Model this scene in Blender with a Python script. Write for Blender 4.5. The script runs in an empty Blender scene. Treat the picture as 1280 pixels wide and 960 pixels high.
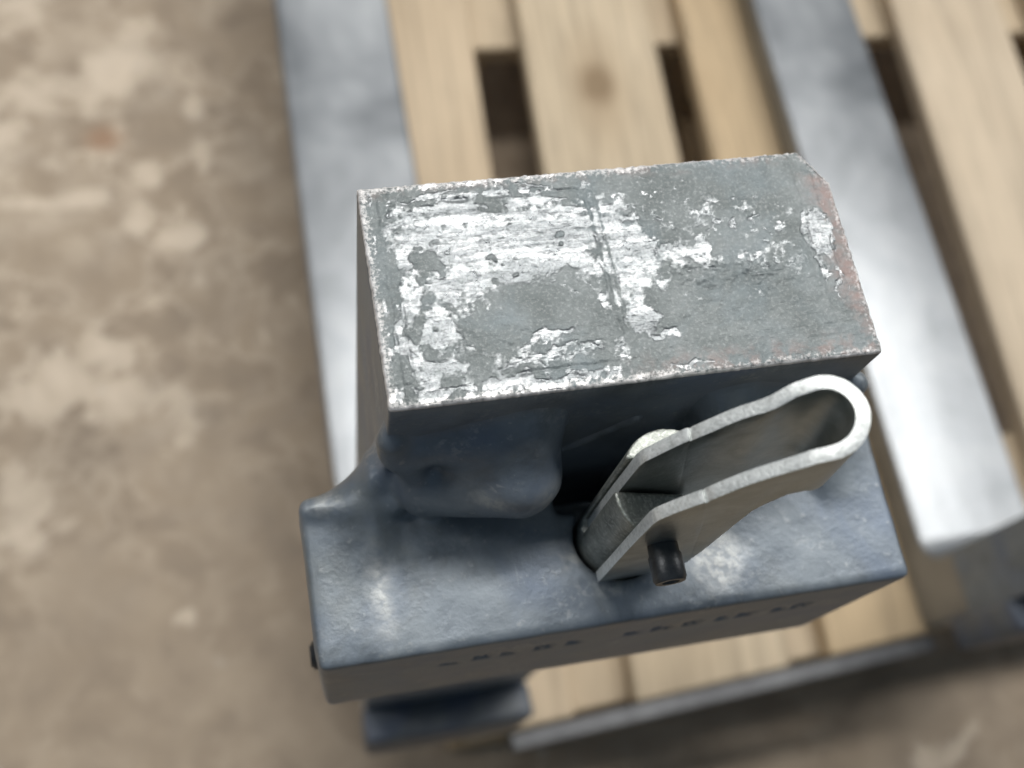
import bpy, bmesh, math, random
import numpy as np
from mathutils import Matrix, Vector

random.seed(7)
rng = np.random.default_rng(11)
S = bpy.context.scene
COL = S.collection
Z0 = 0.798            # height of the fork's top face above the floor

# ------------------------------------------------------------------ camera
cam_d = bpy.data.cameras.new('camera')
cam = bpy.data.objects.new('camera', cam_d)
COL.objects.link(cam)
R = Matrix(((0.97629304, 0.11598981, -0.18275192),
            (-0.17438251, 0.92165214, -0.34662381),
            (0.12822887, 0.37027515, 0.92002917)))
cam.matrix_world = Matrix.Translation((-0.0154, -0.0718, 0.1972 + Z0)) @ R.to_4x4()
cam_d.sensor_width = 36.0
cam_d.lens = 1411.8 * 36.0 / 1280.0
cam_d.clip_start = 0.01
cam_d.clip_end = 200.0
cam_d.dof.use_dof = True
cam_d.dof.focus_distance = 0.222
cam_d.dof.aperture_fstop = 11.5
S.camera = cam

# ------------------------------------------------------------------ light
w = bpy.data.worlds.new('World')
S.world = w
w.use_nodes = True
bg = w.node_tree.nodes['Background']
bg.inputs[0].default_value = (0.64, 0.82, 1.0, 1)
bg.inputs[1].default_value = 0.175


def lamp_strip(name, loc, sx, sy, power, col=(1.0, 0.985, 0.95)):
    d = bpy.data.lights.new(name, 'AREA')
    d.shape = 'RECTANGLE'
    d.size, d.size_y = sx, sy
    d.energy = power
    d.color = col
    o = bpy.data.objects.new(name, d)
    o.location = loc
    COL.objects.link(o)
    return o


lamp_strip('ceiling_or_fill_lamp', (1.0, 1.14, 2.6 + Z0), 3.6, 0.46, 118)
lamp_strip('ceiling_or_fill_lamp', (-3.6, 1.14, 2.6 + Z0), 3.6, 0.46, 70)  # unseen fill strip, added to lighten left-facing sides and the lever's edges
lamp_strip('ceiling_or_fill_lamp', (5.6, 1.14, 2.6 + Z0), 3.6, 0.46, 110)  # unseen fill strip, added to lift the shade on floor and ledge
lamp_strip('ceiling_or_fill_lamp', (1.0, 5.1, 2.6 + Z0), 3.6, 0.42, 115)

S.view_settings.view_transform = 'Standard'
S.view_settings.look = 'None'
S.view_settings.exposure = 0.0
S.view_settings.gamma = 1.0
S.view_settings.use_curve_mapping = False


# ------------------------------------------------------------------ helpers
def mesh_obj(name, me, mats, parent=None, smooth=False):
    o = bpy.data.objects.new(name, me)
    COL.objects.link(o)
    for m in (mats if isinstance(mats, (list, tuple)) else [mats]):
        me.materials.append(m)
    if parent is not None:
        o.parent = parent
    if smooth:
        me.polygons.foreach_set('use_smooth', [True] * len(me.polygons))
    return o


def from_bm(name, bm, mats, parent=None, smooth=False):
    me = bpy.data.meshes.new(name)
    bmesh.ops.recalc_face_normals(bm, faces=bm.faces)
    bm.to_mesh(me)
    bm.free()
    return mesh_obj(name, me, mats, parent, smooth)


def box_bm(x0, x1, y0, y1, z0, z1, bevel=0.0, seg=2):
    bm = bmesh.new()
    v = [bm.verts.new((x, y, z)) for x in (x0, x1) for y in (y0, y1) for z in (z0, z1)]
    for f in ((0, 1, 3, 2), (4, 6, 7, 5), (0, 4, 5, 1), (2, 3, 7, 6), (0, 2, 6, 4), (1, 5, 7, 3)):
        bm.faces.new([v[i] for i in f])
    if bevel:
        bmesh.ops.bevel(bm, geom=list(bm.edges), offset=bevel, segments=seg, affect='EDGES', profile=0.5)
    return bm


def vnoise2(x, y, seed):
    g = np.random.default_rng(seed).random((256, 256))
    xi = np.floor(x).astype(int)
    yi = np.floor(y).astype(int)
    fx, fy = x - xi, y - yi
    fx = fx * fx * (3 - 2 * fx)
    fy = fy * fy * (3 - 2 * fy)
    a = g[xi % 256, yi % 256]
    b = g[(xi + 1) % 256, yi % 256]
    c = g[xi % 256, (yi + 1) % 256]
    d = g[(xi + 1) % 256, (yi + 1) % 256]
    return (a * (1 - fx) + b * fx) * (1 - fy) + (c * (1 - fx) + d * fx) * fy


def fbm2(x, y, seed, oct=5, gain=0.55):
    s = 0
    a = 1.0
    t = 0
    for k in range(oct):
        s = s + a * vnoise2(x * 2 ** k + 17.3 * k, y * 2 ** k + 5.1 * k, seed + k)
        t += a
        a *= gain
    return s / t


def sstep(a, b, x):
    t = np.clip((x - a) / (b - a), 0, 1)
    return t * t * (3 - 2 * t)


class N:
    """small wrapper for writing node trees"""

    def __init__(self, name):
        self.m = bpy.data.materials.new(name)
        self.m.use_nodes = True
        self.t = self.m.node_tree
        self.b = self.t.nodes['Principled BSDF']
        self.x = self.t.nodes.new('ShaderNodeTexCoord').outputs['Object']

    def put(self, sock, v):
        if hasattr(v, 'is_output'):
            self.t.links.new(v, sock)
        elif isinstance(v, (tuple, list)) and len(v) == 3 and sock.type == 'RGBA':
            sock.default_value = (*v, 1)
        else:
            sock.default_value = v

    def mapping(self, scale=(1, 1, 1), loc=(0, 0, 0), rot=(0, 0, 0), vec=None):
        n = self.t.nodes.new('ShaderNodeMapping')
        n.inputs['Scale'].default_value = scale
        n.inputs['Location'].default_value = loc
        n.inputs['Rotation'].default_value = rot
        self.put(n.inputs['Vector'], vec if vec is not None else self.x)
        return n.outputs[0]

    def noise(self, scale, detail=6, rough=0.6, dist=0.0, vec=None, out=0):
        n = self.t.nodes.new('ShaderNodeTexNoise')
        n.inputs['Scale'].default_value = scale
        n.inputs['Detail'].default_value = detail
        n.inputs['Roughness'].default_value = rough
        n.inputs['Distortion'].default_value = dist
        self.put(n.inputs['Vector'], vec if vec is not None else self.x)
        return n.outputs[out]

    def voronoi(self, scale, vec=None, feature='F1', out='Distance'):
        n = self.t.nodes.new('ShaderNodeTexVoronoi')
        n.feature = feature
        n.inputs['Scale'].default_value = scale
        self.put(n.inputs['Vector'], vec if vec is not None else self.x)
        return n.outputs[out]

    def ramp(self, fac, *stops):
        n = self.t.nodes.new('ShaderNodeValToRGB')
        e = n.color_ramp.elements
        while len(e) < len(stops):
            e.new(0.5)
        for q, (p, c) in zip(e, stops):
            q.position = p
            q.color = (c, c, c, 1) if not isinstance(c, (tuple, list)) else (*c, 1)
        self.put(n.inputs[0], fac)
        return n.outputs[0]

    def math(self, op, a, b=0.0, c=None, clamp=False):
        n = self.t.nodes.new('ShaderNodeMath')
        n.operation = op
        n.use_clamp = clamp
        self.put(n.inputs[0], a)
        self.put(n.inputs[1], b)
        if c is not None:
            self.put(n.inputs[2], c)
        return n.outputs[0]

    def mix(self, fac, a, b, mode='MIX'):
        n = self.t.nodes.new('ShaderNodeMix')
        n.data_type = 'RGBA'
        n.blend_type = mode
        self.put(n.inputs['Factor'], fac)
        self.put(n.inputs[6], a)
        self.put(n.inputs[7], b)
        return n.outputs[2]

    def attr(self, name):
        n = self.t.nodes.new('ShaderNodeAttribute')
        n.attribute_name = name
        return n.outputs['Fac']

    def dist(self, p, scale=(1, 1, 1)):
        """distance to point p in object space, axes scaled"""
        v = self.mapping(scale=scale, loc=tuple(-a * s for a, s in zip(p, scale)))
        n = self.t.nodes.new('ShaderNodeVectorMath')
        n.operation = 'LENGTH'
        self.put(n.inputs[0], v)
        return n.outputs['Value']

    def bump(self, h, strength, dist, normal=None):
        n = self.t.nodes.new('ShaderNodeBump')
        n.inputs['Strength'].default_value = strength
        n.inputs['Distance'].default_value = dist
        self.put(n.inputs['Height'], h)
        if normal is not None:
            self.put(n.inputs['Normal'], normal)
        return n.outputs[0]

    def set(self, **k):
        for a, v in k.items():
            self.put(self.b.inputs[a.replace('_', ' ')], v)
        return self.m


# ------------------------------------------------------------------ materials
PALE = [(-0.159, 0.690, 1, 1, 0.042, 1), (-0.229, 0.678, 1, 1.2, 0.030, .9), (-0.258, 0.765, .7, 1, 0.035, .8), (-0.090, 0.647, 2.2, .7, 0.020, .9),
        (-0.084, 0.580, 2.2, .8, 0.018, .9), (-0.135, 0.561, 1.2, 1, 0.016, 1), (-0.150, 0.522, 1.6, .7, 0.018, 1), (-0.120, 0.492, .7, 1.6, 0.017, 1),
        (-0.196, 0.5445, .6, 1.8, 0.017, 1), (-0.248, 0.545, .5, 2, 0.014, .9), (-0.239, 0.356, 1, 1, 0.034, 1), (-0.189, 0.382, 1, 1.2, 0.026, .8),
        (-0.262, 0.239, 1, .7, 0.024, .9), (-0.177, 0.333, .6, 1.3, 0.022, .9), (-0.122, 0.310, 1.3, .7, 0.022, .8), (-0.098, 0.446, 1.3, 1, 0.016, .6),
        (-0.044, 0.381, 2.4, .6, 0.016, .6), (-0.132, 0.128, .8, 1.4, 0.010, .7), (-0.30, 0.62, 1, 1, 0.05, .8), (0.50, -0.09, .6, 1.2, 0.03, .6)]


def m_concrete():
    n = N('worn_concrete')
    warp = n.noise(9.0, 3, 0.5, out=1)
    v = n.mix(0.035, n.x, warp, 'LINEAR_LIGHT')
    big = n.noise(5.0, 5, 0.55, 0.0, v)
    mid = n.noise(26.0, 7, 0.62, 0.0, v)
    base = n.ramp(mid, (0.3, (0.225, 0.170, 0.118)), (0.5, (0.295, 0.228, 0.162)), (0.72, (0.36, 0.285, 0.208)))
    # pale laitance left as lumps and ragged veins in one part of the floor
    p = 0.0
    for (px, py, sx, sy, r, wt) in PALE:
        k = n.ramp(n.dist((px, py, 0), (sx, sy, 0)), (0.0, wt), (r * 1.0, wt * 0.62), (r * 2.4, 0.0))
        p = k if p == 0.0 else n.math('MAXIMUM', p, k)
    rag = n.math('SUBTRACT', n.noise(30.0, 7, 0.66, 0.0, v), 0.5)
    rag2 = n.math('SUBTRACT', n.noise(11.0, 5, 0.6, 0.0, v), 0.5)
    p = n.math('ADD', p, n.math('ADD', n.math('MULTIPLY', rag, 1.5), n.math('MULTIPLY', rag2, 1.3)))
    p = n.ramp(p, (0.42, 0.0), (0.62, 0.7), (0.9, 1.0))
    blot = n.ramp(n.noise(12.0, 6, 0.6, 0.0, v), (0.50, 0.0), (0.66, 0.6))
    zone = n.ramp(n.math('ADD', n.dist((-0.24, 0.55, 0), (1.5, 1.25, 0)), n.math('MULTIPLY', n.math('SUBTRACT', big, 0.5), 0.5)), (0.15, 1.0), (0.60, 0.25))
    p = n.math('MAXIMUM', p, n.math('MULTIPLY', blot, zone))
    ridge = n.math('ABSOLUTE', n.math('SUBTRACT', n.noise(13.0, 5, 0.6, 0.0, v), 0.5))
    vein = n.math('MULTIPLY', n.ramp(ridge, (0.0, 0.8), (0.022, 0.45), (0.055, 0.0)), n.math('MULTIPLY', zone, n.ramp(mid, (0.42, 0.15), (0.58, 1.0))))
    p = n.math('MAXIMUM', p, vein)
    c = n.mix(n.math('MULTIPLY', p, 0.85), base, (0.60, 0.50, 0.39))
    dark = n.ramp(big, (0.36, 0.7), (0.48, 0.0))
    c = n.mix(n.math('MULTIPLY', dark, 0.4), c, (0.115, 0.09, 0.066))
    spot = n.ramp(n.math('ADD', n.dist((-0.178, 0.612, 0), (1, 1.2, 0)), n.math('MULTIPLY', mid, 0.014)), (0.016, 0.55), (0.032, 0.0))
    c = n.mix(spot, c, (0.30, 0.155, 0.08))
    fleck = n.ramp(n.math('ADD', n.voronoi(14.0, v), n.math('MULTIPLY', mid, 0.14)), (0.10, 1.0), (0.18, 0.0))
    c = n.mix(n.math('MULTIPLY', fleck, 0.6), c, (0.46, 0.40, 0.33))
    return n.set(Base_Color=c, Roughness=n.ramp(mid, (0.3, 0.55), (0.7, 0.8)),
                 Normal=n.bump(mid, 0.3, 0.003))


def m_wood(name, tint, knots=()):
    n = N(name)
    g = n.mapping(scale=(1.0, 0.05, 1.0))
    warp = n.noise(6.0, 2, 0.5, 0.0)
    ring = n.noise(55.0, 5, 0.6, 1.6, g)
    fine = n.noise(420.0, 3, 0.6, 0.0, g)
    c = n.ramp(ring, (0.25, tuple(a * 0.62 for a in tint)), (0.5, tint), (0.78, tuple(min(1, a * 1.16) for a in tint)))
    c = n.mix(n.math('MULTIPLY', n.ramp(warp, (0.35, 1.0), (0.62, 0.0)), 0.35), c, tuple(a * q for a, q in zip(tint, (0.66, 0.60, 0.52))))
    c = n.mix(n.math('MULTIPLY', n.ramp(fine, (0.35, 1.0), (0.5, 0.0)), 0.25), c, tuple(a * 0.5 for a in tint))
    for (kx, ky, kr) in knots:
        k = n.ramp(n.math('ADD', n.dist((kx, ky, 0), (1, 0.75, 0)), n.math('MULTIPLY', n.noise(40, 3), 0.012)), (kr * 0.8 + 0.006, 1.0), (kr * 1.9 + 0.006, 0.0))
        c = n.mix(n.math('MULTIPLY', k, 0.75), c, (0.12, 0.075, 0.035))
        k2 = n.ramp(n.dist((kx, ky, 0), (1, 0.45, 0)), (kr * 1.2, 0.35), (kr * 3.2, 0.0))
        c = n.mix(k2, c, (0.24, 0.15, 0.07))
    return n.set(Base_Color=c, Roughness=0.72, Normal=n.bump(ring, 0.35, 0.0015))


def m_blade():
    n = N('bare_worn_steel')
    g = n.mapping(scale=(1.0, 0.12, 1.0))
    streak = n.noise(70.0, 5, 0.6, 0.2, g)
    cloud = n.noise(9.0, 5, 0.6, 0.4)
    c = n.ramp(cloud, (0.32, (0.175, 0.184, 0.194)), (0.5, (0.265, 0.275, 0.286)), (0.66, (0.335, 0.345, 0.355)))
    c = n.mix(n.math('MULTIPLY', n.ramp(streak, (0.35, 1.0), (0.6, 0.0)), 0.35), c, (0.24, 0.25, 0.265))
    r = n.math('ADD', n.math('MULTIPLY', cloud, 0.22), n.math('MULTIPLY', streak, 0.14))
    r = n.math('ADD', r, 0.22)
    return n.set(Base_Color=c, Metallic=0.85, Roughness=r, Normal=n.bump(streak, 0.12, 0.002))


def m_paint():
    """thin blue-grey coating on forged steel, rubbed through in places"""
    n = N('blue_grey_coating')
    a = n.noise(70.0, 7, 0.62, 0.3)
    b = n.noise(420.0, 5, 0.6)
    big = n.noise(24.0, 4, 0.55, 0.6)
    c = n.ramp(a, (0.3, (0.130, 0.155, 0.182)), (0.52, (0.185, 0.214, 0.242)), (0.75, (0.250, 0.280, 0.305)))
    c = n.mix(n.ramp(big, (0.46, 0.0), (0.66, 0.65)), c, (0.115, 0.155, 0.235))
    c = n.mix(n.ramp(n.noise(33.0, 5, 0.6, 0.8), (0.55, 0.0), (0.72, 0.4)), c, (0.165, 0.170, 0.155))
    stain = n.math('MULTIPLY', n.ramp(n.noise(31.0, 6, 0.66, 0.5), (0.50, 0.0), (0.62, 1.0)), n.ramp(n.noise(210.0, 5, 0.65), (0.36, 0.25), (0.58, 1.0)))
    c = n.mix(n.math('MULTIPLY', stain, 0.62), c, (0.075, 0.088, 0.100))
    olive = n.ramp(n.noise(19.0, 5, 0.6, 0.8), (0.54, 0.0), (0.68, 0.45))
    c = n.mix(olive, c, (0.175, 0.190, 0.180))
    s1 = n.noise(240.0, 3, 0.55, 0.2, n.mapping(scale=(0.07, 1.0, 1.0), rot=(0, 0, 0.5)))
    s2 = n.noise(260.0, 3, 0.55, 0.2, n.mapping(scale=(1.0, 0.06, 1.0), rot=(0, 0, 0.25)))
    scr = n.math('MULTIPLY', n.ramp(n.math('MAXIMUM', s1, s2), (0.70, 0.0), (0.745, 1.0)), n.ramp(big, (0.42, 0.0), (0.55, 1.0)))
    c = n.mix(n.math('MULTIPLY', scr, 0.5), c, (0.42, 0.43, 0.43))
    speck = n.ramp(b, (0.62, 0.0), (0.70, 1.0))
    ragged = n.math('MULTIPLY', n.math('SUBTRACT', n.noise(260.0, 5, 0.65), 0.5), 0.0075)
    wear_lit = 0.0
    spots = [((-0.0035, -0.0235, -0.05), (1.9, 0.50, 0.3), 0.0042),     # streak on the ledge
             ((0.0085, -0.0045, -0.045), (1, 1, 1), 0.0040),
             ((0.0730, -0.0270, -0.05), (0.9, 0.9, 0.3), 0.0062),      # gap of light beside the lever's pin, put into the colour
             ((0.0400, -0.0215, -0.05), (1, 1.1, 0.3), 0.0036),
             ((0.0480, -0.0300, -0.05), (0.8, 1.3, 0.3), 0.0028),
             ((0.0330, -0.0120, -0.030), (1, 1, 1), 0.0042),
             ((0.0210, -0.0120, -0.028), (0.6, 1, 1.2), 0.0036),
             ((-0.0130, -0.0020, -0.047), (0.8, 1, 1), 0.0032)]
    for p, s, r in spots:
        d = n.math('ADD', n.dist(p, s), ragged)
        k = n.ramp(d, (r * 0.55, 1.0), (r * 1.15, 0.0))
        wear_lit = k if wear_lit == 0.0 else n.math('MAXIMUM', wear_lit, k)
    rub_lit = n.math('MULTIPLY', wear_lit, n.ramp(b, (0.38, 0.35), (0.55, 1.0)))
    rub_lit = n.math('MAXIMUM', rub_lit, n.math('MULTIPLY', speck, 0.35))
    clus = n.math('MULTIPLY', n.ramp(n.noise(48.0, 5, 0.6, 0.3), (0.53, 0.0), (0.68, 1.0)), n.ramp(n.noise(700.0, 4, 0.6), (0.50, 0.0), (0.60, 1.0)))
    rub_lit = n.math('MAXIMUM', rub_lit, n.math('MULTIPLY', clus, 0.55))
    c = n.mix(n.math('MULTIPLY', rub_lit, 0.95), c, (0.42, 0.43, 0.425))
    rough = n.math('SUBTRACT', n.math('ADD', n.ramp(a, (0.3, 0.38), (0.7, 0.54)), n.math('MULTIPLY', stain, -0.10)), n.math('MULTIPLY', rub_lit, 0.04))
    h = n.math('ADD', n.math('MULTIPLY', a, 1.0), n.math('MULTIPLY', b, 0.75))
    h = n.math('ADD', h, n.math('MULTIPLY', n.noise(1100.0, 3, 0.6), 0.25))
    nb = n.bump(h, 0.42, 0.0004)
    return n.set(Base_Color=c, Metallic=n.math('MULTIPLY_ADD', rub_lit, 0.15, 0.28), Roughness=rough, Normal=nb)


def m_shank_side():
    n = N('dark_coated_steel')
    a = n.noise(60.0, 7, 0.62, 0.3)
    b = n.noise(500.0, 4, 0.6)
    c = n.ramp(a, (0.3, (0.075, 0.085, 0.100)), (0.55, (0.120, 0.130, 0.142)), (0.75, (0.165, 0.170, 0.170)))
    c = n.mix(n.ramp(n.noise(28.0, 4, 0.55, 0.6), (0.46, 0.0), (0.66, 0.5)), c, (0.060, 0.085, 0.145))
    c = n.mix(n.math('MULTIPLY', n.ramp(b, (0.64, 0.0), (0.72, 1.0)), 0.4), c, (0.33, 0.33, 0.32))
    return n.set(Base_Color=c, Metallic=0.15, Roughness=n.ramp(a, (0.3, 0.42), (0.7, 0.6)),
                 Normal=n.bump(n.math('ADD', a, n.math('MULTIPLY', b, 0.4)), 0.5, 0.0005))


def m_top():
    """end face of the fork: grey mill scale flaked off to bright bare steel"""
    n = N('flaked_top_steel')
    bare, edge, rust, h = n.attr('bare'), n.attr('edge'), n.attr('rust'), n.attr('relief')
    f1 = n.noise(260.0, 6, 0.65, 0.2)
    f2 = n.noise(1300.0, 4, 0.65)
    f3 = n.noise(90.0, 5, 0.6, 0.4)
    m = n.math('ADD', bare, n.math('MULTIPLY', n.math('SUBTRACT', f1, 0.5), 0.55))
    m = n.math('ADD', m, n.math('MULTIPLY', n.math('SUBTRACT', f2, 0.5), 0.45))
    mask = n.ramp(m, (0.38, 0.0), (0.50, 0.45), (0.72, 0.9), (0.9, 1.0))
    scale_c = n.ramp(f3, (0.3, (0.105, 0.120, 0.119)), (0.5, (0.150, 0.168, 0.168)), (0.72, (0.215, 0.234, 0.236)))
    scale_c = n.mix(n.math('MULTIPLY', n.ramp(f2, (0.50, 0.0), (0.66, 1.0)), 0.35), scale_c, (0.38, 0.39, 0.39))
    scale_c = n.mix(n.math('MULTIPLY', n.ramp(n.noise(45.0, 4, 0.6, 0.5), (0.48, 0.0), (0.64, 1.0)), 0.45), scale_c, (0.165, 0.205, 0.225))
    scale_c = n.mix(n.math('MULTIPLY', rust, n.ramp(f1, (0.35, 0.15), (0.6, 0.85))), scale_c, (0.27, 0.195, 0.178))
    f4 = n.noise(520.0, 5, 0.6, 0.2)
    st = n.noise(300.0, 5, 0.65, 0.3, n.mapping(scale=(0.16, 1.0, 1.0)))
    tone = n.math('ADD', n.math('MULTIPLY', f4, 0.25), n.math('ADD', n.math('MULTIPLY', st, 0.6), n.math('MULTIPLY', f2, 0.15)))
    bare_c = n.ramp(tone, (0.38, (0.11, 0.118, 0.122)), (0.47, (0.17, 0.18, 0.186)), (0.54, (0.28, 0.29, 0.296)), (0.63, (0.54, 0.55, 0.56)))
    c = n.mix(mask, scale_c, bare_c)
    grain = n.ramp(n.math('ADD', n.math('MULTIPLY', f2, 0.8), n.math('MULTIPLY', edge, 0.30)), (0.52, 0.0), (0.66, 1.0))
    em = n.math('MULTIPLY', edge, grain)
    c = n.mix(em, c, (0.70, 0.675, 0.665))
    met = n.math('MAXIMUM', n.math('MULTIPLY_ADD', mask, 0.65, 0.30), n.math('MULTIPLY', em, 0.5))
    ro = n.math('ADD', n.math('MULTIPLY', mask, -0.22), n.math('MULTIPLY_ADD', f4, 0.26, 0.40))
    hh = n.math('ADD', n.math('MULTIPLY', mask, -0.22), n.math('ADD', n.math('MULTIPLY', f1, 0.8), n.math('MULTIPLY', f2, 0.25)))
    hh = n.math('ADD', hh, n.math('ADD', n.math('MULTIPLY', f4, 0.25), n.math('MULTIPLY', st, 0.7)))
    nb = n.bump(hh, 0.8, 0.0005)
    return n.set(Base_Color=c, Metallic=met, Roughness=ro, Normal=nb)


def m_zinc():
    n = N('zinc_plated_steel')
    a = n.noise(160.0, 6, 0.6, 0.3)
    b = n.noise(900.0, 4, 0.6)
    c = n.ramp(a, (0.3, (0.30, 0.33, 0.32)), (0.65, (0.48, 0.51, 0.50)))
    c = n.mix(n.math('MULTIPLY', n.ramp(n.noise(75.0, 5, 0.6, 0.6), (0.5, 0.0), (0.68, 1.0)), 0.5), c, (0.20, 0.215, 0.20))
    sc = n.ramp(n.noise(170.0, 3, 0.5, 0.6, n.mapping(scale=(0.10, 1.0, 1.0), rot=(0, 0.7, 0))), (0.69, 0.0), (0.73, 1.0))
    c = n.mix(n.math('MULTIPLY', sc, 0.7), c, (0.08, 0.082, 0.08))
    return n.set(Base_Color=c, Metallic=0.9, Roughness=n.ramp(a, (0.3, 0.30), (0.7, 0.46)),
                 Normal=n.bump(n.math('ADD', a, n.math('MULTIPLY', b, 0.5)), 0.45, 0.0004))


def m_rim():
    """sheared edge of the bent bar: rough metal, coloured as if catching the lamp"""
    n = N('lit_sheared_edge')
    a = n.noise(500.0, 5, 0.65)
    b = n.noise(1500.0, 3, 0.6)
    c = n.ramp(n.math('MULTIPLY_ADD', b, 0.5, n.math('MULTIPLY', a, 0.5)), (0.34, (0.52, 0.535, 0.52)), (0.5, (0.76, 0.78, 0.765)), (0.64, (0.90, 0.91, 0.90)))  # lamp reflection on the upturned edges is lightened into this colour
    return n.set(Base_Color=c, Metallic=0.4, Roughness=0.36, Normal=n.bump(n.math('ADD', a, b), 0.45, 0.0003))


def m_black_pin():
    n = N('black_oxide_steel')
    a = n.noise(300.0, 5, 0.6)
    return n.set(Base_Color=n.ramp(a, (0.3, (0.04, 0.042, 0.046)), (0.7, (0.10, 0.104, 0.108))),
                 Metallic=0.6, Roughness=0.38, Normal=n.bump(a, 0.5, 0.0004))


def m_plunger():
    n = N('dull_latch_steel')
    a = n.noise(240.0, 6, 0.62, 0.2)
    b = n.noise(1200.0, 4, 0.6)
    c = n.ramp(a, (0.3, (0.20, 0.215, 0.195)), (0.65, (0.42, 0.435, 0.40)))
    c = n.mix(n.math('MULTIPLY', n.ramp(b, (0.5, 0.0), (0.64, 1.0)), 0.6), c, (0.62, 0.63, 0.60))
    return n.set(Base_Color=c, Metallic=0.75, Roughness=0.46, Normal=n.bump(n.math('ADD', a, b), 0.5, 0.0004))


M_CON, M_BLADE, M_PAINT, M_SIDE, M_TOP = m_concrete(), m_blade(), m_paint(), m_shank_side(), m_top()
M_DULL = N('dull_grey_steel')
M_DULL = M_DULL.set(Base_Color=M_DULL.ramp(M_DULL.noise(40.0, 5), (0.3, (0.09, 0.09, 0.093)), (0.7, (0.17, 0.17, 0.173))), Metallic=0.5, Roughness=0.55)
M_ZINC, M_PIN, M_PLUNGER, M_RIM = m_zinc(), m_black_pin(), m_plunger(), m_rim()

# ------------------------------------------------------------------ setting: floor
bm = bmesh.new()
fv = [bm.verts.new((x, y, 0)) for x, y in ((-12, -12), (12, -12), (12, 12), (-12, 12))]
bm.faces.new(fv)
floor = from_bm('floor', bm, M_CON)
floor['kind'] = 'structure'

# ------------------------------------------------------------------ wooden pallet
DECK = Z0 - 0.649            # top of the deck boards = underside of the blades
pallet = bpy.data.objects.new('wooden_pallet', None)
COL.objects.link(pallet)
pallet.location = (0.02, -0.02, 0)
pallet.rotation_euler = (0, 0, -math.radians(2.2))
pallet['label'] = 'pale softwood pallet with gapped deck boards under the two steel forks'
pallet['category'] = 'pallet'


def board(name, x0, x1, y0, y1, z0, z1, mat, seed, skew=None):
    """sawn board: subdivided box with slightly wavy edges"""
    r = random.Random(seed)
    bm = box_bm(x0, x1, y0, y1, z0, z1)
    long_e = [e for e in bm.edges if abs(e.verts[0].co.y - e.verts[1].co.y) > 0.02] if (y1 - y0) > (x1 - x0) else \
             [e for e in bm.edges if abs(e.verts[0].co.x - e.verts[1].co.x) > 0.02]
    bmesh.ops.subdivide_edges(bm, edges=long_e, cuts=7, use_grid_fill=True)
    for v in bm.verts:
        v.co += Vector((r.uniform(-1, 1) * 0.0012, r.uniform(-1, 1) * 0.0012, r.uniform(-1, 1) * 0.0004))
    if skew == 'end':
        for v in bm.verts:
            if v.co.y < y0 + 0.02:
                v.co.y += 0.0938 * (v.co.x - (x0 + x1) / 2)
    elif skew == 'all':
        for v in bm.verts:
            v.co.y += 0.0938 * v.co.x
    bmesh.ops.bevel(bm, geom=[e for e in bm.edges if e.calc_face_angle(0) > 0.8], offset=0.0022, segments=1, affect='EDGES')
    return from_bm(name, bm, mat, pallet)


tints = [(0.54, 0.425, 0.295), (0.48, 0.385, 0.268), (0.47, 0.35, 0.215), (0.51, 0.415, 0.305), (0.48, 0.38, 0.27)]
deck = [(0.050, 0.133), (0.180, 0.306), (0.338, 0.462), (0.560, 0.676), (0.713, 0.835)]
kn = {1: [(0.242, 0.56, 0.012), (0.205, 1.0, 0.008)], 0: [(0.10, 0.92, 0.008)], 3: [(0.60, 0.85, 0.009)]}
for i, (a, b) in enumerate(deck):
    mw = m_wood('pine_board_%d' % i, tints[i], kn.get(i, ()))
    y0 = -0.0048 + 0.0938 * (a + b) / 2 + [0.001, 0.0, 0.0005, 0.002, 0.0][i]
    board('deck_board', a, b, y0, 1.2 + 0.004 * i, DECK - 0.022, DECK, mw, 20 + i, 'end')
mw = m_wood('pine_board_cross', (0.50, 0.40, 0.28))
for k, y in enumerate((0.0, 0.622, 1.055)):
    board('cross_board', 0.048, 0.838, y, y + (0.145 if k != 1 else 0.10), DECK - 0.0445, DECK - 0.0225, mw, 40 + k, 'all' if k == 0 else None)
mb = m_wood('pine_block', (0.42, 0.31, 0.19))
bz = DECK - 0.045
for y in (0.002, 0.624, 1.057):
    for x in (0.050, 0.370, 0.737):
        dy = 0.0938 * x + 0.006 if y < 0.1 else 0
        board('block', x, x + 0.098, y + dy, y + dy + 0.096, 0.0225, bz, mb, int(1000 * x + 10 * y))
for x in (0.049, 0.368, 0.735):
    board('bottom_board', x, x + 0.10, 0.0938 * x, 1.2, 0.0, 0.022, mb, int(3000 * x))

# ------------------------------------------------------------------ fork (origin at the front left corner of its top face)
W, T = 0.1, 0.0479
fork = bpy.data.objects.new('forklift_fork', None)
COL.objects.link(fork)
fork.location = (0, 0, Z0)
fork['label'] = 'upright blue-grey forklift fork with flaked bright top face and raised latch lever'
fork['category'] = 'forklift fork'
fork['group'] = 'pair of forklift forks on the pallet'


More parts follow.
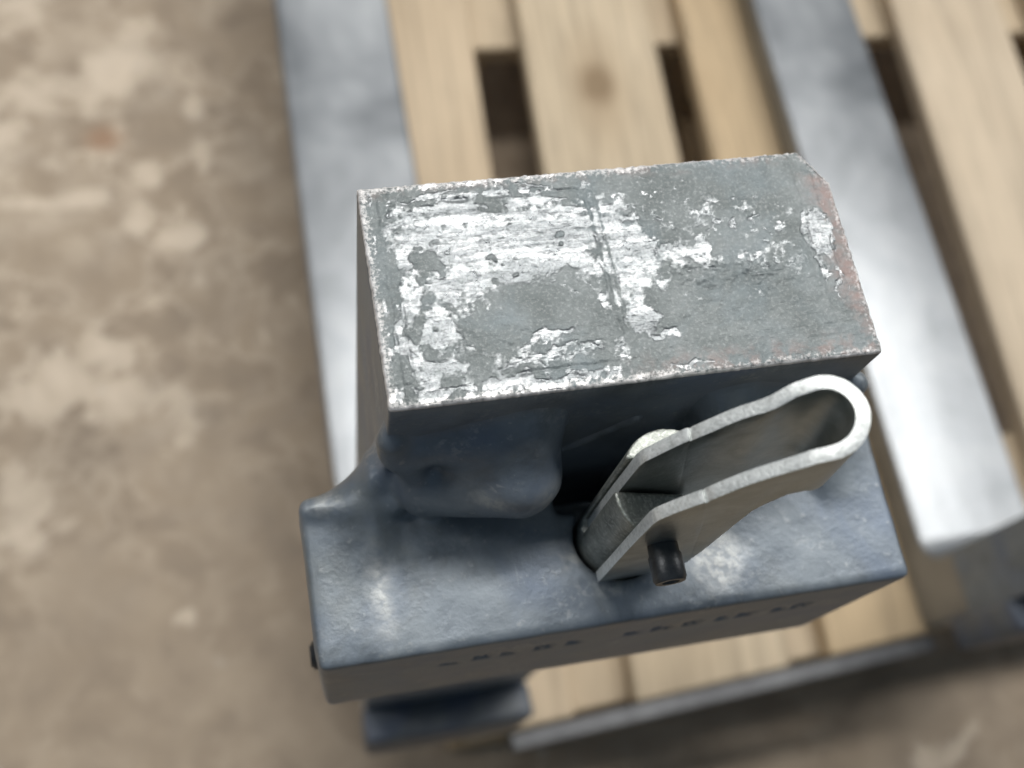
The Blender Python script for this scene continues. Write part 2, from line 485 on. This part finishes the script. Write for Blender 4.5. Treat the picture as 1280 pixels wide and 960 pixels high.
# --- shank with its worn end face
def make_shank():
    nx, ny = 400, 190
    ins = 0.0006
    u = np.linspace(0, 1, nx)
    v = np.linspace(0, 1, ny)
    U, V = np.meshgrid(u, v, indexing='ij')
    X = ins + U * (W - 2 * ins)
    Y = ins + V * (T - 2 * ins)
    # clipped rear right corner
    cx, cy = 0.0052, 0.0085
    over = (X - (W - cx)) / cx + (Y - (T - cy)) / cy - 1.0
    sel = over > -0.12
    k = np.where(sel, (over + 0.12), 0)
    den = 1 / cx ** 2 + 1 / cy ** 2
    X = X - np.where(sel, k * (1 / cx) / den, 0)
    Y = Y - np.where(sel, k * (1 / cy) / den, 0)
    mm = 1000.0
    x, y = X * mm, Y * mm
    # bare metal regions in mm on the face: x, y, rx, ry, weight
    blobs = [(22, 35, 18, 8.5, 1), (15, 38, 11, 6, 1), (38, 37, 10, 6, .95), (10, 34, 6, 9, 1), (28, 28, 14, 6, .95),
             (38, 31, 8, 6, .95), (12.5, 16, 4.5, 7, .9), (5.5, 12, 2.5, 7, .85), (10, 8, 8, 2.5, .7), (17, 24, 8, 5, .9),
             (51.5, 34, 5.0, 6.5, .95), (51.5, 27, 7, 7, .95), (51, 19, 5, 6, .85), (52, 12.5, 3.6, 5, .9), (67, 26.5, 4.2, 4.2, .95),
             (61, 27, 5, 3, .75), (33, 12.5, 6.5, 2.0, .85), (37, 8, 9, 1.8, .78), (27, 6, 5, 1.2, .72), (94.3, 27, 3.0, 8.0, 1.05),
             (91.6, 31, 1.0, 5, .8), (80.5, 32.5, 1.8, 1.4, .8), (83, 30, 1.2, 1.0, .72), (76, 33, 1.2, 1.6, .72), (94.5, 15, .8, 5, .7),
             (56, 9, 4, 1.4, .75), (46, 17, 1.2, 4, .7),
             (9, 39.5, 5, 4, .95), (44, 35, 4.5, 6, .95), (56, 22, 5, 5, .8), (33, 40, 14, 2.2, .85), (7.5, 25, 3, 8, .8), (43, 27, 3.5, 5, .85),
             (10, 2.6, 9, 1.8, .85), (28, 2.6, 14, 1.5, .8), (60, 2.6, 6, 1.0, .66), (7, 6, 4, 2.5, .8), (86, 31, 2.0, 1.5, .7), (72, 33, 1.0, 2.0, .7),
             (92.2, 20, .9, 5, .68), (14, 44.3, 9, .7, .8), (36, 44, 10, .6, .8)]
    F = np.zeros_like(x)
    wx = x + 3.2 * (fbm2(x * .22, y * .22, 3) - .5) * 2
    wy = y + 3.2 * (fbm2(x * .22 + 40, y * .22, 5) - .5) * 2
    for bx, by, rx, ry, wt in blobs:
        r = np.sqrt(((wx - bx) / rx) ** 2 + ((wy - by) / ry) ** 2)
        F = np.maximum(F, wt * (1 - sstep(0.45, 1.25, r)))
    F = np.maximum(F, .36 * sstep(54, 60, x) * (1 - sstep(86, 92, x)) * sstep(14, 24, y) * (1 - sstep(36, 42, y)))
    F = np.maximum(F, .34 * (1 - sstep(44, 56, x)) * sstep(4, 6, x))
    n1 = fbm2(x * .45, y * .45, 21, 6, .6)
    n2 = fbm2(x * 1.3, y * 1.3, 31, 4, .6)
    bare = F + (n1 - .5) * 1.35 + (n2 - .5) * .55 - .02
    # islands of scale left inside the bare area
    for bx, by, rx, ry in ((11.5, 30.5, 2.6, 3.2), (39, 33, 1.6, 2), (30.5, 20.5, 3, 3.2), (22.5, 14, 7, 4.2), (33, 17.5, 7, 4.5), (29, 25.5, 1.2, 1.2), (24.5, 28.5, 1.6, 1.0), (42, 15, 4, 6)):
        r = np.sqrt(((wx - bx) / rx) ** 2 + ((wy - by) / ry) ** 2)
        bare -= 0.75 * (1 - sstep(.55, 1.15, r))
    bare += 0.28 * F * np.sin(y * 2.1 + 5 * n1) * sstep(26, 34, y)            # drawn streaks
    # pressed lines: border frame and a cross line
    wob = .35 * (fbm2(x * .3, y * .3, 41) - .5) * 2

    def line(d, wd):
        return np.exp(-((d + wob) / wd) ** 2)
    frame = np.maximum.reduce([line(x - 3.2, .35), line(x - 5.3, .3) * .8, line(y - 43.4, .4) * (x > 5) * (x < 48), line(y - 4.6, .35) * (x < 50),
                               line(x - 96.4, .35), line(x - 92.4, .3) * .7, line(y - 7.2, .3) * (x > 70) * .6])
    cross = np.maximum(line(x - 46.8 + .03 * (y - 25), .4), .8 * line(x - 48.6 + .03 * (y - 25), .35)) * (y > 10) * (y < 43)
    ticks = line(x - 58.2, .3) * (y > 22) * (y < 36)
    crack = sstep(.5, .62, fbm2(x * .18, y * .55, 61, 5)) * line(y - 9 - .1 * (x - 33), 2.4) * (x > 22) * (x < 62)
    rough_r = line(y - 21 + .05 * (x - 74), 4.5) * sstep(58, 64, x) * (1 - sstep(80, 88, x))
    relief = (fbm2(x * .12, y * .12, 71) - .5) * .45 + (n1 - .5) * .24 + (n2 - .5) * .10
    relief -= (.22 * frame + .30 * cross + .2 * ticks) * sstep(.36, .56, fbm2(x * .25 + 9, y * .25, 131))
    relief += .30 * crack * (fbm2(x * .9, y * 2.2, 81) - .5) * 2
    relief += .55 * rough_r * (fbm2(x * .55, y * .8, 91) - .5) * 2
    relief -= .10 * sstep(.45, .6, bare)
    bare += .55 * line(y - 44.2, .5) * sstep(10, 14, x) * (1 - sstep(44, 48, x)) * (n1 > .47)
    bare += .55 * line(x - 2.1, .5) * sstep(.40, .5, n2) + .50 * line(y - 2.6, 1.5) * (1 - sstep(44, 50, x)) * sstep(.40, .52, n1)
    bare += .35 * line(x - 4.3, .35) * sstep(.42, .55, n2) + .3 * line(y - 41, .5) * sstep(8, 12, x) * (1 - sstep(60, 70, x)) * sstep(.42, .55, n1)
    bare += .34 * line(x - 96.8, .5) * sstep(.42, .55, n2) + .25 * line(y - 40, 6) * sstep(50, 56, x) * (1 - sstep(64, 72, x)) * sstep(.5, .6, n2)
    bare -= .5 * cross
    d_edge = np.minimum.reduce([x, W * mm - x, y, T * mm - y, np.maximum(0, -(over)) * 4.4 + .2])
    edge = (1 - sstep(0.6, 3.2 + 2.4 * (n1 - .5), d_edge)) * (.72 + .7 * (n1 - .5))
    edge = np.where(x > 60, edge * .75, edge)
    rust = np.clip((1 - sstep(2, 9, W * mm - x)) * sstep(.40, .58, fbm2(x * .15, y * .15, 101)) + .7 * (1 - sstep(2, 7, y)) * sstep(40, 60, x) * sstep(.42, .6, n1)
                   + .5 * (1 - sstep(1, 4, T * mm - y)) * sstep(.45, .6, n1), 0, 1)
    Zt = relief * 1e-3
    Zt = Zt * sstep(0, .4, d_edge)
    verts = np.stack([X, Y, Zt], -1).reshape(-1, 3)
    idx = np.arange(nx * ny).reshape(nx, ny)
    q = np.stack([idx[:-1, :-1], idx[1:, :-1], idx[1:, 1:], idx[:-1, 1:]], -1).reshape(-1, 4)
    ring = np.concatenate([idx[:-1, 0], idx[-1, :-1], idx[:0:-1, -1], idx[0, :0:-1]])
    nr = len(ring)
    base = verts[ring]
    cen = np.array([W / 2, T / 2, 0])
    prev, nxt = np.roll(base, 1, 0), np.roll(base, -1, 0)
    tang = nxt - prev
    nor = np.stack([tang[:, 1], -tang[:, 0], 0 * tang[:, 0]], 1)
    nor /= np.linalg.norm(nor, axis=1, keepdims=True) + 1e-12
    s_al = np.arange(nr) * .25
    jag = (fbm2(s_al * 1.2, s_al * 0, 111, 4) - .5) * 0.00035
    rings = []
    for off, z in ((0.00035, -0.0002), (0.0006, -0.0008), (0.0006, -0.004)):
        p = base + nor * (off + (jag[:, None] if z > -.002 else 0))
        p[:, 2] = z + (jag if z > -.002 else 0)
        rings.append(p)
    for z in (-0.03, -0.10, -0.30, -0.575):
        p = rings[2].copy()
        p[:, 2] = z
        rings.append(p)
    allv = np.concatenate([verts] + rings)
    loops = [ring] + [len(verts) + k * nr + np.arange(nr) for k in range(len(rings))]
    sides = []
    for k in range(len(loops) - 1):
        a, b = loops[k], loops[k + 1]
        sides.append(np.stack([a, b, np.roll(b, -1), np.roll(a, -1)], 1))
    sides = np.concatenate(sides)
    nq = len(q)
    me = bpy.data.meshes.new('shank')
    me.from_pydata(allv.tolist(), [], np.concatenate([q, sides]).tolist())
    o = mesh_obj('shank', me, [M_TOP, M_PAINT], fork, True)
    mi = np.zeros(nq + len(sides), dtype=np.int32)
    mi[nq + 2 * nr:] = 1
    me.polygons.foreach_set('material_index', mi)
    n_extra = len(allv) - len(verts)
    for nm, arr, fill in (('bare', bare, .2), ('edge', edge, 1.0), ('rust', rust, .2), ('relief', relief, 0)):
        a = me.attributes.new(nm, 'FLOAT', 'POINT')
        a.data.foreach_set('value', np.concatenate([arr.ravel(), np.full(n_extra, fill)]).astype(np.float32))
    me.update()
    return o


shank = make_shank()
shank['label'] = 'vertical shank with bright flaked steel on its top end'


# --- the forged top hook as one smooth solid
def sd_box(P, lo, hi, r=0.0):
    lo, hi = np.array(lo), np.array(hi)
    c, h = (lo + hi) / 2, (hi - lo) / 2 - r
    qx = [np.abs(P[i] - c[i]) - h[i] for i in range(3)]
    out = np.sqrt(sum(np.maximum(q_, 0) ** 2 for q_ in qx))
    return out + np.minimum(np.maximum(np.maximum(qx[0], qx[1]), qx[2]), 0) - r


def sd_caps(P, a, b, r, sc=(1, 1, 1)):
    a, b = np.array(a, float), np.array(b, float)
    d = b - a
    t = np.clip(sum((P[i] - a[i]) * d[i] for i in range(3)) / (d @ d), 0, 1)
    return np.sqrt(sum(((P[i] - a[i] - t * d[i]) * sc[i]) ** 2 for i in range(3))) - r


def sd_cone(P, a, b, ra, rb):
    a, b = np.array(a, float), np.array(b, float)
    d = b - a
    t = np.clip(sum((P[i] - a[i]) * d[i] for i in range(3)) / (d @ d), 0, 1)
    return np.sqrt(sum((P[i] - a[i] - t * d[i]) ** 2 for i in range(3))) - (ra + (rb - ra) * t)


def smin(a, b, k):
    h = np.clip(.5 + .5 * (b - a) / k, 0, 1)
    return b * (1 - h) + a * h - k * h * (1 - h)


def smax(a, b, k):
    return -smin(-a, -b, k)


def surface_nets(f, lo, hi, h):
    ax = [np.arange(lo[i], hi[i] + h, h) for i in range(3)]
    P = np.meshgrid(*ax, indexing='ij', sparse=True)
    F = f(P)
    F = np.broadcast_to(F, tuple(len(a) for a in ax)).astype(np.float64)
    n = np.array(F.shape) - 1
    ins = F < 0
    corners = [(i, j, k) for i in (0, 1) for j in (0, 1) for k in (0, 1)]
    cnt = sum(ins[i:i + n[0], j:j + n[1], k:k + n[2]].astype(int) for i, j, k in corners)
    act = (cnt > 0) & (cnt < 8)
    ci = np.argwhere(act)
    ids = -np.ones(tuple(n), int)
    ids[act] = np.arange(len(ci))
    acc = np.zeros((len(ci), 3))
    num = np.zeros(len(ci))
    for a in range(8):
        for b in range(a + 1, 8):
            ca, cb = np.array(corners[a]), np.array(corners[b])
            if np.abs(ca - cb).sum() != 1:
                continue
            va = F[tuple((ci + ca).T)]
            vb = F[tuple((ci + cb).T)]
            s = (va < 0) != (vb < 0)
            t = np.where(s, va / np.where(s, va - vb, 1), 0)
            acc += np.where(s[:, None], ca + (cb - ca) * t[:, None], 0)
            num += s
    V = (ci + acc / num[:, None]) * h + np.array(lo)
    faces = []
    for d in range(3):
        e1, e2 = [(1, 2), (2, 0), (0, 1)][d]
        sl0 = [slice(None)] * 3
        sl1 = [slice(None)] * 3
        sl0[d] = slice(0, n[d])
        sl1[d] = slice(1, n[d] + 1)
        A, B = ins[tuple(sl0)], ins[tuple(sl1)]
        ch = np.argwhere(A != B)
        ok = (ch[:, e1] > 0) & (ch[:, e2] > 0) & (ch[:, e1] < n[e1]) & (ch[:, e2] < n[e2])
        ch = ch[ok]
        flip = A[tuple(ch.T)]
        q = []
        for o1, o2 in ((-1, -1), (0, -1), (0, 0), (-1, 0)):
            c = ch.copy()
            c[:, e1] += o1
            c[:, e2] += o2
            q.append(ids[tuple(c.T)])
        q = np.stack(q, 1)
        q[~flip] = q[~flip][:, ::-1]
        faces.append(q)
    return V, np.concatenate(faces)


LZ = -0.0495       # height of the hook's ledge
PX, PY = 0.0513, -0.0185   # axis of the latch plunger


def hook_sdf(P):
    x, y, z = P
    sh = sd_box(P, (0.0005, 0.0006, -0.20), (0.0995, T - 0.0006, -0.0035), 0.0005)
    # flange body, edges rounded, left shoulder a little fuller
    fl = sd_box(P, (-0.0185, -0.0380, -0.118), (0.1185, -0.0010, LZ), 0.0016)
    left = sd_box(P, (-0.0190, -0.0372, -0.117), (0.004, -0.0002, LZ - 0.0001), 0.0042)
    fl = smin(fl, left, 0.0015)
    k = 0.0045 + 0.020 * np.clip((np.abs(x - 0.05) - 0.043) / 0.010, 0, 1)
    d = smin(fl, sh, k)
    lump = 0.0
    for s in (1, -1):
        m = lambda X: (PX + s * (X - PX))
        b1 = sd_cone(P, (m(0.0085), -0.0038, -0.0415), (m(0.0268), -0.0050, -0.0310), 0.0062, 0.0108)
        b2 = sd_cone(P, (m(0.0030), 0.0005, -0.0240), (m(0.0285), 0.0022, -0.0190), 0.0040, 0.0088)
        b3 = sd_caps(P, (m(0.0010), 0.0000, -0.0180), (m(0.0095), -0.0040, -0.0440), 0.0028)
        d = smin(d, smin(b1, b2, 0.0075), 0.0045)
        d = smin(d, b3, 0.004)
        d = smin(d, sd_caps(P, (m(0.0092), -0.0060, -0.0455), (m(0.0100), -0.0066, -0.0465), 0.0026), 0.0022)
    # weld-like ridge along the left shoulder
    d = smin(d, sd_caps(P, (-0.0165, -0.0030, -0.0490), (0.0015, -0.0050, -0.0470), 0.0018), 0.003)
    # milled pocket for the latch between the two bosses
    pocket = sd_box(P, (PX - 0.0135, -0.0250, LZ - 0.004 + 0.0042), (PX + 0.0135, 0.0010, 0.02), 0.003)
    d = smax(d, -pocket, 0.0025)
    well = sd_box(P, (PX - 0.0132, -0.0118, -0.088), (PX + 0.0132, 0.0010, -0.02), 0.002)
    d = smax(d, -well, 0.0012)
    hole = np.sqrt((x - PX) ** 2 + (y - PY) ** 2) - 0.0102
    hole = np.maximum(hole, LZ - 0.020 - z)
    d = smax(d, -hole, 0.0010)
    # diagonal rib at the back of the pocket
    d = smin(d, sd_caps(P, (PX - 0.0125, 0.0012, -0.0400), (PX + 0.002, 0.0010, -0.0230), 0.0020), 0.002)
    # stamped characters along the front of the hook
    for i, (sx, wd, sl) in enumerate(STAMPS):
        for bx0, bx1, bz0, bz1 in ((-wd, -wd + .0012, 0, sl), (wd - .0012, wd, 0, sl * (.6 + .4 * (i % 2))), (-wd, wd, sl * (.15 * (i % 4)), sl * (.15 * (i % 4)) + .0013)):
            st = sd_box(P, (sx + bx0, -0.045, -0.0735 + bz0), (sx + bx1, -0.0367, -0.0735 + bz1), 0.0002)
            d = np.maximum(d, -st)
    # forged skin is never quite flat
    wv = 0.00005 * np.sin(x * 410 + 2.1 * np.sin(z * 190)) * np.sin(y * 520 + 1.7) * np.clip((z + 0.08) * 60, 0, 1)
    return d + wv


STAMPS = [(0.0109, .0020, .003), (0.0186, .0018, .006), (0.0249, .0015, .005), (0.0335, .0019, .006), (0.0410, .0015, .006), (0.0555, .0016, .004),
          (0.0629, .0022, .006), (0.0706, .0018, .006), (0.0784, .0013, .006), (0.0843, .0018, .006), (0.0933, .0014, .005), (0.0991, .0020, .006)]
V, Q = surface_nets(hook_sdf, (-0.0235, -0.0425, -0.1225), (0.123, 0.054, -0.0015), 0.00085)
me = bpy.data.meshes.new('top_hook')
me.from_pydata(V.tolist(), [], Q.tolist())
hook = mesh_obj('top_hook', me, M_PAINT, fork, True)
hook['label'] = 'blue-grey forged hook with a broad ledge and two rounded bosses'


# --- blade with the heel
def make_blade():
    zt, zb = -0.6140, -0.6490
    prof = [(T - 0.0004, -0.50)]
    r = 0.020
    for k in range(9):
        a = math.pi + k / 8 * math.pi / 2
        prof.append((T + r + r * math.cos(a), zt + r + r * math.sin(a)))
    for y in (0.15, 0.35, 0.60, 0.85, 1.06):
        prof.append((y, zt - 0.0002 * (y > .3)))
    prof += [(1.07, zt - 0.003), (1.072, zt - 0.008), (1.06, zt - 0.012), (0.6, zb + 0.012), (0.25, zb + 0.001)]
    r2 = 0.012
    for k in range(9):
        a = -math.pi / 2 - k / 8 * math.pi / 2
        prof.append((0.0004 + r2 + r2 * math.cos(a), zb + r2 + r2 * math.sin(a)))
    prof.append((0.0004, -0.50))
    bm = bmesh.new()
    a = [bm.verts.new((0.0004, y, z)) for y, z in prof]
    b = [bm.verts.new((W - 0.0004, y, z)) for y, z in prof]
    n = len(prof)
    caps = [bm.faces.new(a), bm.faces.new(b[::-1])]
    for i in range(n):
        j = (i + 1) % n
        bm.faces.new((a[j], a[i], b[i], b[j]))
    bmesh.ops.recalc_face_normals(bm, faces=bm.faces)
    ed = [e for f in caps for e in f.edges]
    bmesh.ops.bevel(bm, geom=ed, offset=0.0035, segments=3, affect='EDGES', profile=0.5)
    return from_bm('blade', bm, M_BLADE, fork, True)


blade = make_blade()
blade['label'] = 'long bare steel blade lying on the pallet boards'

bm = box_bm(-0.002, W + 0.002, -0.0225, 0.002, -0.605, -0.520, 0.005, 3)
for v in bm.verts:                     # bottom hook has a lip that rises in front
    if v.co.y < -0.012 and v.co.z > -0.54:
        v.co.z += 0.006
lower = from_bm('lower_hook', bm, M_SIDE, fork, True)

bm = bmesh.new()
bmesh.ops.create_cone(bm, cap_ends=True, segments=20, radius1=0.0042, radius2=0.0034, depth=0.008,
                      matrix=Matrix.Translation((-0.0168, -0.0287, -0.0887)) @ Matrix.Rotation(-math.pi / 2, 4, 'Y'))
bmesh.ops.bevel(bm, geom=[e for e in bm.edges if e.calc_face_angle(0) > 1], offset=0.0006, segments=2, affect='EDGES')
bolt = from_bm('side_bolt', bm, M_PIN, fork, True)


# --- latch: plunger, lever bent from flat bar, cross pin
def plunger_sdf(P):
    x, y, z = P
    d = np.maximum(np.sqrt((x - PX) ** 2 + (y - PY) ** 2) - 0.0092, np.abs(z + 0.036) - 0.0335)
    slot = np.maximum(np.abs(y + 0.0162) - 0.0017, -0.046 - z)
    d = smax(d, -slot, 0.0006)
    d = np.maximum(d, np.minimum(-0.0257 - y, z + 0.048))      # flat for the front plate
    # the tongue between the plates is cut back at a slant
    cut = np.where(y < -0.0165, (z + 0.0135) * .92 + (x - PX) * .55 + 0.0030, -1)
    d = smax(d, cut, 0.0008)
    return d


V, Q = surface_nets(plunger_sdf, (PX - 0.011, PY - 0.011, -0.072), (PX + 0.011, PY + 0.011, 0.001), 0.00042)
me = bpy.data.meshes.new('latch_plunger')
me.from_pydata(V.tolist(), [], Q.tolist())
plunger = mesh_obj('latch_plunger', me, M_PLUNGER, fork, True)


def make_lever():
    yf, yb = -0.0275, -0.0162          # mid planes of the front and back plates
    bot_f = [Vector(p) for p in ((0.0440, -0.0475), (0.0612, -0.0465), (0.0628, -0.0400), (0.0636, 0.004), (0.0665, 0.0125))]
    bot_b = [Vector(p) for p in ((0.0440, -0.0475), (0.0620, -0.0450), (0.0680, -0.0200), (0.0725, -0.0120))]
    top0, top1 = Vector((0.0436, 0.0035)), Vector((0.0645, 0.0312))
    d = Vector((0.93, 0.36)).normalized()   # direction of the handle in the plate's plane

    def along(pl, t):
        seg = [(pl[i + 1] - pl[i]).length for i in range(len(pl) - 1)]
        s = t * sum(seg)
        for i, q in enumerate(seg):
            if s <= q or i == len(seg) - 1:
                return pl[i].lerp(pl[i + 1], min(1, s / q))
            s -= q

    ts = [0, .04, .08, .14, .2, .26, .32, .352, .36, .368, .376, .44, .5, .56, .62, .68, .74, .8, .86, .92, .96, 1.0]
    cols, cols_b = [], []
    for t in ts:
        tp = top0.lerp(top1, t)
        bulge = 0.0010 * math.sin(math.pi * t)
        tp = tp + Vector((-0.4, 0.9)) * bulge
        if t in (.36, .368):
            tp = tp - Vector((0, 0.0007))
        if t < .03:
            tp = tp - Vector((-0.0004, 0.0012))
        cols.append((tp, along(bot_f, t)))
        cols_b.append((tp, along(bot_b, t)))
    spread = lambda t: 0.0003 * max(0.0, (t - .55) / .45) ** 2
    secs = [(c, yf - spread(t), 0.0) for c, t in zip(cols, ts)]
    # bend: bulb-shaped loop from the front to the back plate
    mid = (yf + yb) / 2
    rad = (yb - yf) / 2 + 0.0004
    n = 22
    arc = []
    for k in range(1, n):
        a = -math.radians(100) + k / n * math.radians(200)
        arc.append((rad * math.cos(a), mid + rad * math.sin(a)))
    off = -arc[0][0] + 0.0030
    for k, (u, y) in enumerate(arc):
        bp = cols[-1][1].lerp(cols_b[-1][1], k / (len(arc) - 1))
        secs.append(((cols[-1][0] + d * (u + off), bp + d * (u + off)), y, 1.0))
    secs += [(c, yb + spread(t) - 0.0007 * math.exp(-((t - .84) / .13) ** 2), 0.0) for c, t in zip(reversed(cols_b), reversed(ts))]
    nv = 9
    bm = bmesh.new()
    g = []
    for (tp, bp), y, arcf in secs:
        row = []
        for j in range(nv):
            f = j / (nv - 1)
            q = tp.lerp(bp, f)
            am = 0.25 if arcf else 1.0
            jx, jy = am * 0.00012 * math.sin(len(g) * .83 + 3 * f), am * 0.00010 * math.sin(len(g) * .57 + 5 * f)
            row.append(bm.verts.new((q.x + jx * (1 - f), y + jy, q.y + jx * (1 - f))))
        g.append(row)
    for i in range(len(g) - 1):
        for j in range(nv - 1):
            bm.faces.new((g[i][j], g[i + 1][j], g[i + 1][j + 1], g[i][j + 1]))
    bmesh.ops.recalc_face_normals(bm, faces=bm.faces)
    o = from_bm('latch_lever', bm, [M_ZINC, M_RIM], fork, True)
    sm = o.modifiers.new('solid', 'SOLIDIFY')
    sm.thickness = 0.0024
    sm.offset = 0
    sm.use_even_offset = True
    sm.material_offset_rim = 1
    bv = o.modifiers.new('bevel', 'BEVEL')
    bv.width = 0.00045
    bv.segments = 2
    bv.limit_method = 'ANGLE'
    bv.angle_limit = math.radians(50)
    bv.harden_normals = False
    return o


lever = make_lever()
lever['label'] = 'zinc plated latch lever bent into a loop'

# hollow-ended black cross pin through the lever's plates
bm = bmesh.new()
prof = [(0.0, 0.0060), (0.0030, 0.0060), (0.0031, -0.0010), (0.0034, -0.0016), (0.0034, -0.0060), (0.0030, -0.0068), (0.0019, -0.0068), (0.0017, -0.0062), (0.0, -0.0058)]
seg = 28
rows = []
for r, l in prof:
    if r == 0:
        rows.append([bm.verts.new((0, l, 0))])
    else:
        rows.append([bm.verts.new((r * math.cos(2 * math.pi * k / seg), l, r * math.sin(2 * math.pi * k / seg))) for k in range(seg)])
for a, b in zip(rows, rows[1:]):
    for k in range(seg):
        k2 = (k + 1) % seg
        if len(a) == 1:
            bm.faces.new((a[0], b[k], b[k2]))
        elif len(b) == 1:
            bm.faces.new((a[k], b[0], a[k2]))
        else:
            bm.faces.new((a[k], b[k], b[k2], a[k2]))
for v in bm.verts:
    v.co += Vector((0.0508, -0.0296, -0.0165))
pin = from_bm('lever_pin', bm, M_PIN, fork, True)
es = pin.modifiers.new('edges', 'EDGE_SPLIT')
es.split_angle = math.radians(38)

# --- the second fork, a copy standing to the right
fork2 = fork.copy()
COL.objects.link(fork2)
fork2.location = (0.4392, 0, Z0)
fork2['label'] = 'second forklift fork at the right edge, only bare blade and dark lower shank in view'
for ch in list(fork.children):
    c = ch.copy()
    COL.objects.link(c)
    c.parent = fork2

# --- thin flat steel bar along the near ends of the deck boards
bm = box_bm(-0.172, 0.172, -0.006, 0.006, -0.009, 0.009, 0.0012, 2)
bar = from_bm('steel_bar', bm, M_DULL)
bar.location = (0.275, -0.0185, DECK - 0.010)
bar.rotation_euler = (0, 0, math.atan2(0.018, 0.325))
bar['label'] = 'thin grey flat steel bar along the near ends of the pallet boards'
bar['category'] = 'steel bar'
